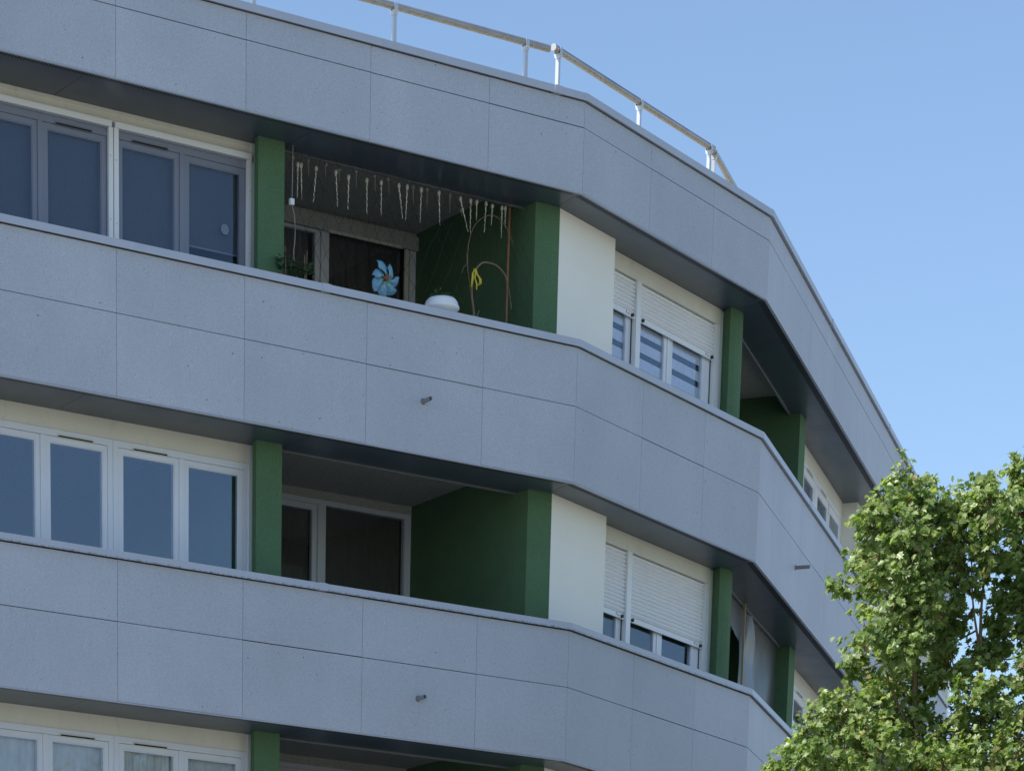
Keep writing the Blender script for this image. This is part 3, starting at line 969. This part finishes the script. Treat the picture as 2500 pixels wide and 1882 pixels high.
for i in range(NB):
    a0 = math.pi * 2 * i / NB + 0.42
    mb = MB()
    vs, fs = [], []
    n = 11
    ln = 0.138 * (1 + 0.12 * math.sin(i * 2.4))
    prof = [0.010, 0.018, 0.028, 0.041, 0.055, 0.068, 0.079, 0.085, 0.084, 0.074, 0.052, 0.016]
    for j in range(n + 1):
        q = j / n
        r = 0.012 + ln * q
        ang = a0 + (0.85 + 0.25 * math.sin(i * 3.1)) * q * q
        wd = prof[j] * (1 + 0.10 * math.sin(j * 2.1 + i))
        for s in (-1, -0.5, 0, 0.5, 1):
            rr = r - (0.026 + 0.01 * math.sin(i * 1.7)) * s * q
            uu = cu + rr * math.cos(ang) - s * wd * 0.5 * math.sin(ang)
            zz = cz + rr * math.sin(ang) + s * wd * 0.5 * math.cos(ang)
            dd = cd - 0.022 * math.sin(q * 2.8) * (0.4 + s * 0.9) + 0.012 * math.cos(s * 3 + q * 4)
            vs.append(W('A', uu, dd, zz))
    for j in range(n):
        for s in range(4):
            fs.append((5 * j + s, 5 * j + s + 1, 5 * j + s + 6, 5 * j + s + 5))
    mb.add(vs, fs, True)
    mb.build('blade', pwm, t, recalc=False)
mb = MB()
hub = W('A', cu + 0.005, cd - 0.045, cz + 0.03)
mb.tube([W('A', cu + 0.003, cd - 0.02, cz + 0.01), hub], [0.028, 0.02], 10)
mb.build('hub', mat('brown_hub', (0.22, 0.10, 0.05), 0.6), t)
mb = MB()
mb.tube([W('A', cu, cd + 0.015, cz), W('A', cu + 0.03, cd + 0.06, cz - 0.5)], 0.006, 6)
mb.build('stick', M['palewire'], t)

# small plants
def sprigs(mb, c, rad, hgt, n, size, seed, droop=0.3):
    rnd = random.Random(seed)
    for i in range(n):
        a, r = rnd.uniform(0, 6.283), rad * math.sqrt(rnd.random())
        p = Vector(c) + Vector((r * math.cos(a), r * math.sin(a), hgt * rnd.random()))
        ax = Vector((math.cos(a), math.sin(a), rnd.uniform(-droop, 1.0))).normalized()
        sd = ax.cross(Vector((rnd.uniform(-1, 1), rnd.uniform(-1, 1), 1))).normalized()
        nn = ax.cross(sd)
        L_ = size * rnd.uniform(0.6, 1.25)
        w_ = L_ * 0.34
        mb.add([p, p + ax * L_ * 0.45 + sd * w_ + nn * w_ * 0.3, p + ax * L_, p + ax * L_ * 0.45 - sd * w_ + nn * w_ * 0.3], [(0, 1, 2), (0, 2, 3)])
def leafm(name, c0, c1):
    m = mat(name, c0, 0.5, 0, 0.5)
    tt, b, N, L = nodes(m)
    g = N('ShaderNodeNewGeometry')
    L(ramp(tt, g.outputs['Random Per Island'], [(0, c0), (1, c1)]), b.inputs['Base Color'])
    return m
potleaf = leafm('pot_leaf', (0.035, 0.085, 0.02), (0.09, 0.17, 0.05))
# white pot standing on the coping
pc = W('A', -1.652, 0.17, Z0 + H + 0.056)
t = thing('flower_pot', 'round white flower pot with wide rim standing on the top loggia coping', 'flower pot', pc)
mb = MB()
mb.lathe(pc, [(0.0, 0.001), (0.12, 0.001), (0.172, 0.06), (0.186, 0.072), (0.188, 0.088), (0.178, 0.098), (0.176, 0.112), (0.166, 0.138), (0.148, 0.160), (0.132, 0.168), (0.120, 0.166), (0.112, 0.14), (0.0, 0.138)], 32)
mb.build('pot', mat('white_pot_plastic', (0.80, 0.81, 0.82), 0.42), t)
mb = MB()
sprigs(mb, pc + Vector((0, 0, 0.155)), 0.10, 0.07, 90, 0.045, 5)
mb.build('seedlings', potleaf, t, recalc=False)
# shrub by the left pillar, growing from a trough behind the parapet
pc = W('A', -3.27, 0.42, Z0 + H - 0.25)
t = thing('potted_shrub', 'small dark green shrub with bare twigs growing behind the coping next to the left pillar', 'plant', pc)
mb = MB()
for i, (u, z, e) in enumerate(((-3.44, -1.02, 0.0), (-3.31, -1.04, 0.02), (-3.2, -1.06, -0.03), (-3.27, -1.12, 0.06))):
    sprigs(mb, W('A', u, 0.42 + e, ZT + z - 0.13), 0.07, 0.10, 62, 0.040, 30 + i)
mb.build('foliage', leafm('shrub_leaf', (0.02, 0.05, 0.014), (0.06, 0.12, 0.035)), t, recalc=False)
mb = MB()
for u0, u1, z1 in ((-3.2, -3.145, -0.955), (-3.205, -3.175, -1.0), (-3.42, -3.413, -0.962), (-3.3, -3.1, -1.05)):
    mb.tube(smooth([W('A', u0, 0.42, ZT - 1.6), W('A', (u0 + u1) / 2 + 0.01, 0.42, ZT - 1.25), W('A', u1, 0.43, ZT + z1)]), 0.0045, 5)
mb.build('twig', canem, t)
mb = MB()
mb.box('A', -3.36, -3.0, 0.30, 0.50, Z0 + H - 0.25, Z0 + H - 0.05)
mb.build('trough', M['pvc'], t)
# grassy tuft in a trough behind the pinwheel
pc = W('A', -2.38, 0.42, Z0 + H - 0.2)
mb = MB()
rnd = random.Random(8)
for i in range(46):
    a = rnd.uniform(0, 6.28)
    p = W('A', -2.40 + rnd.uniform(-0.14, 0.12), 0.42 + rnd.uniform(-0.05, 0.05), ZT - 1.42)
    q = p + Vector((0.08 * math.cos(a), 0.05 * math.sin(a), rnd.uniform(0.12, 0.235)))
    mb.tube([p, p.lerp(q, 0.6) + Vector((0, 0, 0.03)), q], [0.003, 0.0025, 0.0008], 4)
o = mb.build('grass_tuft', potleaf)
tag(o, 'thin tuft of grass growing behind the coping beside the pinwheel', 'plant')

# loose protective net across the loggia
mb = MB()
rnd = random.Random(3)
NU, NZ = 19, 9
G = {}
for i in range(NU * 2 + 1):
    for j in range(NZ + 1):
        if (i + j) % 2 == 0:
            u = -3.36 + 3.08 * i / (NU * 2)
            z = ZT - 0.01 - 1.37 * j / NZ
            G[i, j] = W('A', u + rnd.uniform(-0.022, 0.022), 0.60 - 0.20 * (j / NZ) + rnd.uniform(-0.015, 0.015), z + (rnd.uniform(-0.03, 0.03) if 0 < j < NZ else 0))
for (i, j), p in G.items():
    for di in (-1, 1):
        q = G.get((i + di, j + 1))
        if q is not None:
            mid = (p + q) / 2 + Vector((0, 0, -0.006))
            mb.tube([p, mid, q], 0.0016, 3, cap=False)
tag(mb.build('balcony_net', mat('dark_net_cord', (0.02, 0.022, 0.02), 0.8)), 'loose dark netting of wide diamond meshes strung across the whole top loggia', 'netting')

# ------------------------------------------------------------------ torn plastic sheet on the lower loggia of face C
def film_mat():
    m = bpy.data.materials.new('cloudy_film')
    m.use_nodes = True
    t = m.node_tree
    b = t.nodes['Principled BSDF']
    b.inputs['Base Color'].default_value = (0.135, 0.145, 0.15, 1)
    b.inputs['Roughness'].default_value = 0.35
    out = [n for n in t.nodes if n.type == 'OUTPUT_MATERIAL'][0]
    tr = t.nodes.new('ShaderNodeBsdfTransparent')
    mx = t.nodes.new('ShaderNodeMixShader')
    f = ramp(t, noise(t, 1.8, 4, 0.6, sc=(1, 1, 0.5)), [(0.35, 0.62), (0.7, 0.8)])
    t.links.new(f, mx.inputs[0])
    t.links.new(tr.outputs[0], mx.inputs[1])
    t.links.new(b.outputs[0], mx.inputs[2])
    t.links.new(mx.outputs[0], out.inputs[0])
    return m
film = film_mat()
ZM = zb(1)
mb = MB()
def sheet(grid):
    n, m = len(grid), len(grid[0])
    vs = [p for row in grid for p in row]
    mb.add(vs, [(i * m + j, i * m + j + 1, (i + 1) * m + j + 1, (i + 1) * m + j) for i in range(n - 1) for j in range(m - 1)], True)
nz = 18
g = []
for i in range(27):
    u = 2.12 + (4.64 - 2.12) * i / 26
    g.append([W('C', u, 0.585 + (0.010 * math.sin(u * 7 + 0.2 * j) + 0.006 * math.sin(j * 0.6 + u * 3)) * min(1, j / 4), ZM + 0.03 - 1.45 * j / nz) for j in range(nz + 1)])
sheet(g)
g = []     # left part, torn away along a slanting edge
for i in range(15):
    u = 0.25 + (2.10 - 0.25) * i / 14
    low = -0.22 - 0.22 * (i / 14) ** 1.6 - 0.02 * math.sin(i * 1.7)
    g.append([W('C', u, 0.585 + 0.014 * math.sin(u * 8 + 0.3 * j) * j / 8, ZM + 0.03 + (low - 0.03) * j / 8) for j in range(9)])
sheet(g)
g = []     # flap hanging from the batten
for i in range(7):
    q = i / 6
    g.append([W('C', 2.12 + 0.30 * q * (0.35 + 0.9 * math.sin(min(1, j / 8) * 2.4)), 0.50 - 0.05 * q - 0.02 * math.sin(j), ZM - 0.12 - (0.78 + 0.12 * q) * j / 8) for j in range(9)])
sheet(g)
o = mb.build('plastic_sheet', film, recalc=False)
tag(o, 'torn cloudy plastic sheet closing the lower loggia on the right face', 'plastic sheet')
mb = MB()
mb.box('C', 2.075, 2.105, 0.51, 0.535, Z0 - 0.3, ZM + 0.003)
battm = mat('raw_timber', (0.42, 0.32, 0.20), 0.7)
tag(mb.build('timber_batten', battm), 'thin raw timber batten standing upright in front of the torn plastic sheet', 'batten')

# ------------------------------------------------------------------ maple tree
def leaf_mat():
    m = mat('maple_leaf', (0.09, 0.15, 0.03), 0.40, 0, 0.6)
    t, b, N, L = nodes(m)
    g = N('ShaderNodeNewGeometry')
    c = ramp(t, g.outputs['Random Per Island'], [(0.0, (0.105, 0.175, 0.046)), (0.35, (0.185, 0.270, 0.078)), (0.7, (0.275, 0.355, 0.125)), (0.955, (0.39, 0.45, 0.20)), (0.975, (0.22, 0.19, 0.085)), (1.0, (0.27, 0.18, 0.10))])
    L(c, b.inputs['Base Color'])
    tr = N('ShaderNodeBsdfTranslucent')
    L(mixc(t, 1.0, c, (1.5, 1.6, 0.6), 'MULTIPLY'), tr.inputs[0])
    mx = N('ShaderNodeMixShader')
    mx.inputs[0].default_value = 0.46
    out = [n for n in t.nodes if n.type == 'OUTPUT_MATERIAL'][0]
    L(b.outputs[0], mx.inputs[1]); L(tr.outputs[0], mx.inputs[2])
    L(mx.outputs[0], out.inputs[0])
    return m
barkm = mat('maple_bark', (0.13, 0.10, 0.06), 0.85)
tt, b_, N_, L_ = nodes(barkm)
L_(ramp(tt, noise(tt, 18, 5, 0.65, sc=(1, 1, 0.4)), [(0.3, (0.07, 0.052, 0.032)), (0.55, (0.16, 0.115, 0.06)), (0.75, (0.26, 0.19, 0.08))]), b_.inputs['Base Color'])
bump(tt, b_, noise(tt, 30, 4), 0.5, 0.01)
CL = [(5.64, 32.71, 9.46, 0.25), (5.41, 32.56, 9.26, 0.21), (5.92, 32.89, 9.41, 0.22), (5.32, 32.62, 9.09, 0.22), (5.59, 32.52, 9.07, 0.3), (5.98, 32.89, 9.12, 0.26), (5.35, 33.46, 9.06, 0.16), (5.19, 33.33, 8.78, 0.13), (5.45, 33.29, 8.85, 0.24), (5.62, 32.69, 8.76, 0.3), (5.99, 33.04, 8.84, 0.26), (5.53, 32.75, 8.42, 0.27), (5.82, 32.64, 8.43, 0.27), (5.32, 32.57, 8.18, 0.18), (5.65, 32.69, 8.12, 0.25), (6.14, 33.47, 8.32, 0.22), (5.35, 33.36, 8.09, 0.15), (5.66, 33.34, 7.98, 0.24), (6.04, 33.33, 7.93, 0.22), (5.1, 32.66, 7.51, 0.27), (4.94, 32.79, 7.33, 0.25), (5.45, 33.14, 7.63, 0.29), (5.81, 33.26, 7.62, 0.3), (4.88, 33.39, 7.24, 0.25), (5.28, 33.42, 7.28, 0.35), (5.49, 32.55, 7.17, 0.35), (5.98, 33.12, 7.31, 0.35), (4.64, 33.19, 7.07, 0.18), (4.99, 33.01, 6.99, 0.32), (6.31, 32.65, 9.51, 0.12), (6.21, 32.97, 9.35, 0.21), (6.4, 32.55, 9.27, 0.24), (6.83, 33.48, 9.79, 0.18), (6.8, 33.4, 9.46, 0.26), (6.25, 33.05, 9.05, 0.25), (6.5, 32.78, 9.01, 0.25), (6.91, 33.45, 9.15, 0.25), (6.28, 33.08, 8.71, 0.2), (6.26, 33.42, 8.49, 0.21), (6.84, 33.38, 8.88, 0.17), (6.86, 33.01, 8.52, 0.16), (6.17, 32.91, 7.99, 0.24), (6.54, 33.11, 8.11, 0.2), (6.88, 32.92, 7.93, 0.22), (6.33, 32.63, 7.66, 0.29), (6.7, 32.79, 7.55, 0.29), (6.33, 33.34, 7.46, 0.3), (6.53, 32.5, 7.1, 0.35), (6.15, 32.5, 6.99, 0.35), (6.97, 33.14, 7.29, 0.3), (6.95, 33.0, 8.75, 0.17), (6.75, 33.2, 8.62, 0.12), (7.0, 33.1, 8.3, 0.2), (6.75, 33.3, 8.33, 0.14), (6.6, 33.2, 8.9, 0.16), (5.95, 33.5, 9.0, 0.2), (5.6, 33.6, 7.5, 0.25), (5.9, 33.5, 8.6, 0.18), (6.27, 33.1, 9.36, 0.17), (6.06, 33.0, 9.3, 0.17), (6.45, 33.1, 9.42, 0.13), (6.66, 33.4, 8.5, 0.12), (6.80, 33.4, 8.66, 0.14), (6.62, 33.4, 8.2, 0.13)]
rnd = random.Random(21)
OFF = []        # the crown beyond the frame, coarser
for i in range(210):
    a, e = rnd.uniform(0, 6.283), rnd.uniform(-0.9, 1.1)
    q = rnd.uniform(0.7, 1.0)
    c = Vector((9.0 + 4.2 * q * math.cos(a) * math.cos(e * 1.2), 33.0 + 3.8 * q * math.sin(a) * math.cos(e * 1.2), 6.9 + 3.6 * q * math.sin(e * 1.2)))
    rr = rnd.uniform(0.45, 0.7)
    if c.x - 1.15 * rr < 7.12 * c.y / 33.3 and (c.z > 6.1 or c.x < 4.9): continue
    OFF.append((c.x, c.y, c.z, rr))
TB = Vector((7.1, 33.6, 0))
tree = thing('maple_tree', 'sunlit leafy maple tree in front of the right face of the block', 'tree', TB)
# limbs
limbs = []
stems = [
    [TB + Vector((0, 0, 0)), TB + Vector((0.05, 0, 2)), TB + Vector((-0.12, -0.1, 4.2)), Vector((6.72, 33.3, 6.4)), Vector((6.47, 33.0, 8.1)), Vector((6.465, 33.0, 8.8)), Vector((6.52, 32.95, 9.25))],
    [TB + Vector((-0.12, -0.1, 4.2)), Vector((6.4, 33.3, 6.2)), Vector((5.95, 33.1, 7.3)), Vector((5.85, 33.0, 8.2)), Vector((5.81, 32.95, 8.8)), Vector((5.7, 32.8, 9.4))],
    [TB + Vector((-0.1, -0.1, 4.0)), Vector((7.3, 33.5, 6.5)), Vector((7.0, 33.4, 8.2)), Vector((6.88, 33.4, 9.0)), Vector((6.83, 33.45, 9.75))],
    [Vector((6.4, 33.3, 6.2)), Vector((5.8, 33.1, 6.75)), Vector((5.2, 33.1, 7.05)), Vector((4.6, 33.1, 7.06))],
    [Vector((5.95, 33.1, 7.3)), Vector((5.66, 33.0, 7.75)), Vector((5.5, 32.95, 8.2)), Vector((5.42, 32.8, 8.9))],
    [Vector((6.47, 33.0, 8.1)), Vector((6.36, 33.0, 8.6)), Vector((6.3, 32.95, 9.3))],
    [Vector((6.72, 33.3, 6.4)), Vector((6.3, 32.9, 7.0)), Vector((6.25, 32.7, 7.6)), Vector((6.1, 32.8, 8.2))],
]
mbt = MB()
rad0 = [0.16, 0.05, 0.05, 0.03, 0.017, 0.014, 0.022]
mbt.tube(smooth(stems[0]), [max(0.011, 0.16 * (1 - i / 36) ** 1.9 * (1.25 if i < 3 else 1)) for i in range(37)], 12)
mbt.build('trunk', barkm, tree)
nodesL = []
for s, r0 in zip(stems, rad0):
    pp = smooth(s)
    for p in pp:
        if p.z > 5.5: nodesL.append(p)
    if s is stems[0]: continue
    mb = MB()
    n = len(pp)
    mb.tube(pp, [max(0.006, r0 * (1 - 0.85 * i / n)) for i in range(n)], 8)
    mb.build('branch', barkm, tree)
# twigs + leaves
half = [(0.0, 0.0), (0.20, -0.06), (0.30, 0.10), (0.52, 0.30), (0.28, 0.42), (0.36, 0.72), (0.13, 0.66), (0.0, 1.0)]
lv, lf = [], []
def add_leaf(p, ax, nrm, L_, fold):
    sd = ax.cross(nrm).normalized()
    nn = sd.cross(ax).normalized()
    o = len(lv)
    cf, sf = math.cos(fold), math.sin(fold)
    for s in (1, -1):
        for i, (x, y) in enumerate(half):
            if s < 0 and i in (0, len(half) - 1): continue
            curl = -0.16 * y * y
            lv.append(p + (sd * (s * x * cf) + nn * (x * sf + curl) + ax * y) * L_)
    n = len(half)
    lf.append(tuple(o + i for i in range(n)))
    q = [o] + [o + n + i for i in range(n - 2)] + [o + n - 1]
    lf.append(tuple(q[::-1]))
mbw = MB()
cen = Vector((6.6, 33.6, 7.4))
def clump(c, r, n_tw, n_lf, size):
    c = Vector(c)
    near = min([p for p in nodesL if r < 0.42 or p.z < 6.4], key=lambda p: (p - c).length + max(0, p.z - c.z) * 0.8)
    mbw.tube(smooth([near, near.lerp(c, 0.5) + Vector((rnd.uniform(-.05, .05), rnd.uniform(-.05, .05), -0.06)), c], 3), [0.010, 0.009, 0.008, 0.007, 0.006, 0.005, 0.004], 5)
    for _ in range(n_tw):
        while True:
            v = Vector((rnd.uniform(-1, 1), rnd.uniform(-1, 1), rnd.uniform(-1, 1)))
            if 0.12 < v.length < 1: break
        v = v.normalized() * v.length ** 0.55
        if r < 0.4 and rnd.random() < 0.12:
            v = v.normalized() * rnd.uniform(1.1, 1.4)
            v.z = min(v.z, 1.12)
        tip = c + Vector((v.x * r * 1.1, v.y * r * 1.2, v.z * r))
        st_ = c + (tip - c) * 0.15 + Vector((0, 0, -0.03))
        mbw.tube([st_, st_.lerp(tip, 0.6) + Vector((0, 0, 0.012)), tip], [0.0034, 0.0026, 0.0014], 3, cap=False)
        out = (tip - c).normalized()
        for j in range(n_lf):
            q = rnd.uniform(0.35, 1.08)
            p = st_.lerp(tip, q) + Vector((rnd.gauss(0, .018), rnd.gauss(0, .018), rnd.gauss(0, .014)))
            az = rnd.uniform(0, 6.283)
            ax = (Vector((math.cos(az), math.sin(az), rnd.uniform(-1.3, 0.1))) + out * 0.5).normalized()
            nrm = (Vector((rnd.gauss(0, .5), rnd.gauss(0, .5), 0.5)) + out * 0.4 + Vector((-0.42, -0.55, 0))).normalized()
            if abs(nrm.dot(ax)) > 0.93: continue
            add_leaf(p, ax, nrm, size * rnd.choice((0.62, 0.8, 0.95, 1.0, 1.15, 1.3)), rnd.uniform(0.05, 0.5))
for x, y, z, r in CL:
    k = r / 0.25
    clump((x, y, z), r * 1.02, int(33 * k * k) + 7, 11, 0.063)
for x, y, z, r in OFF:
    clump((x, y, z), r, int(26 * (r / 0.4) ** 2), 9, 0.115)
for i in range(34):      # the crown carries on beyond the frame without a break
    z = 6.6 + 3.4 * (i + 0.5) / 34
    y = 33.2 + rnd.uniform(-0.5, 0.6)
    clump((7.28 * y / 33.0 + rnd.uniform(0, 0.42), y, z), 0.3, 44, 11, 0.066)
mbw.build('twigs', barkm, tree, recalc=False)
me = bpy.data.meshes.new('crown')
me.from_pydata([v - TB for v in lv], [], lf)
me.materials.append(leaf_mat())
me.update()
co = bpy.data.objects.new('crown', me)
C.objects.link(co)
co.parent = tree

# ------------------------------------------------------------------ ground
def ground_mat():
    """sunlit pale concrete yard with gravel and worn grass patches"""
    m = mat('pale_yard', (0.27, 0.26, 0.22), 0.95, 0, 0.2)
    t, b, N, L = nodes(m)
    c = ramp(t, noise(t, 0.35, 6, 0.65), [(0.25, (0.20, 0.205, 0.18)), (0.45, (0.245, 0.245, 0.23)), (0.75, (0.295, 0.29, 0.275))])
    L(c, b.inputs['Base Color'])
    return m
mb = MB()
mb.add([(-1500, -1500, 0), (1500, -1500, 0), (1500, 1500, 0), (-1500, 1500, 0)], [(0, 1, 2, 3)])
o = mb.build('ground', ground_mat(), recalc=False)
o['kind'] = 'structure'
mb = MB()
mb.sweep(STN, [(-6.0, 0.004), (0.55, 0.004), (0.55, 0.12), (-6.0, 0.12)])
pv = coated('paving', (0.27, 0.268, 0.26), 0.85, 0, 0.3, 0.1)
o = mb.build('pavement', pv)
o['kind'] = 'structure'
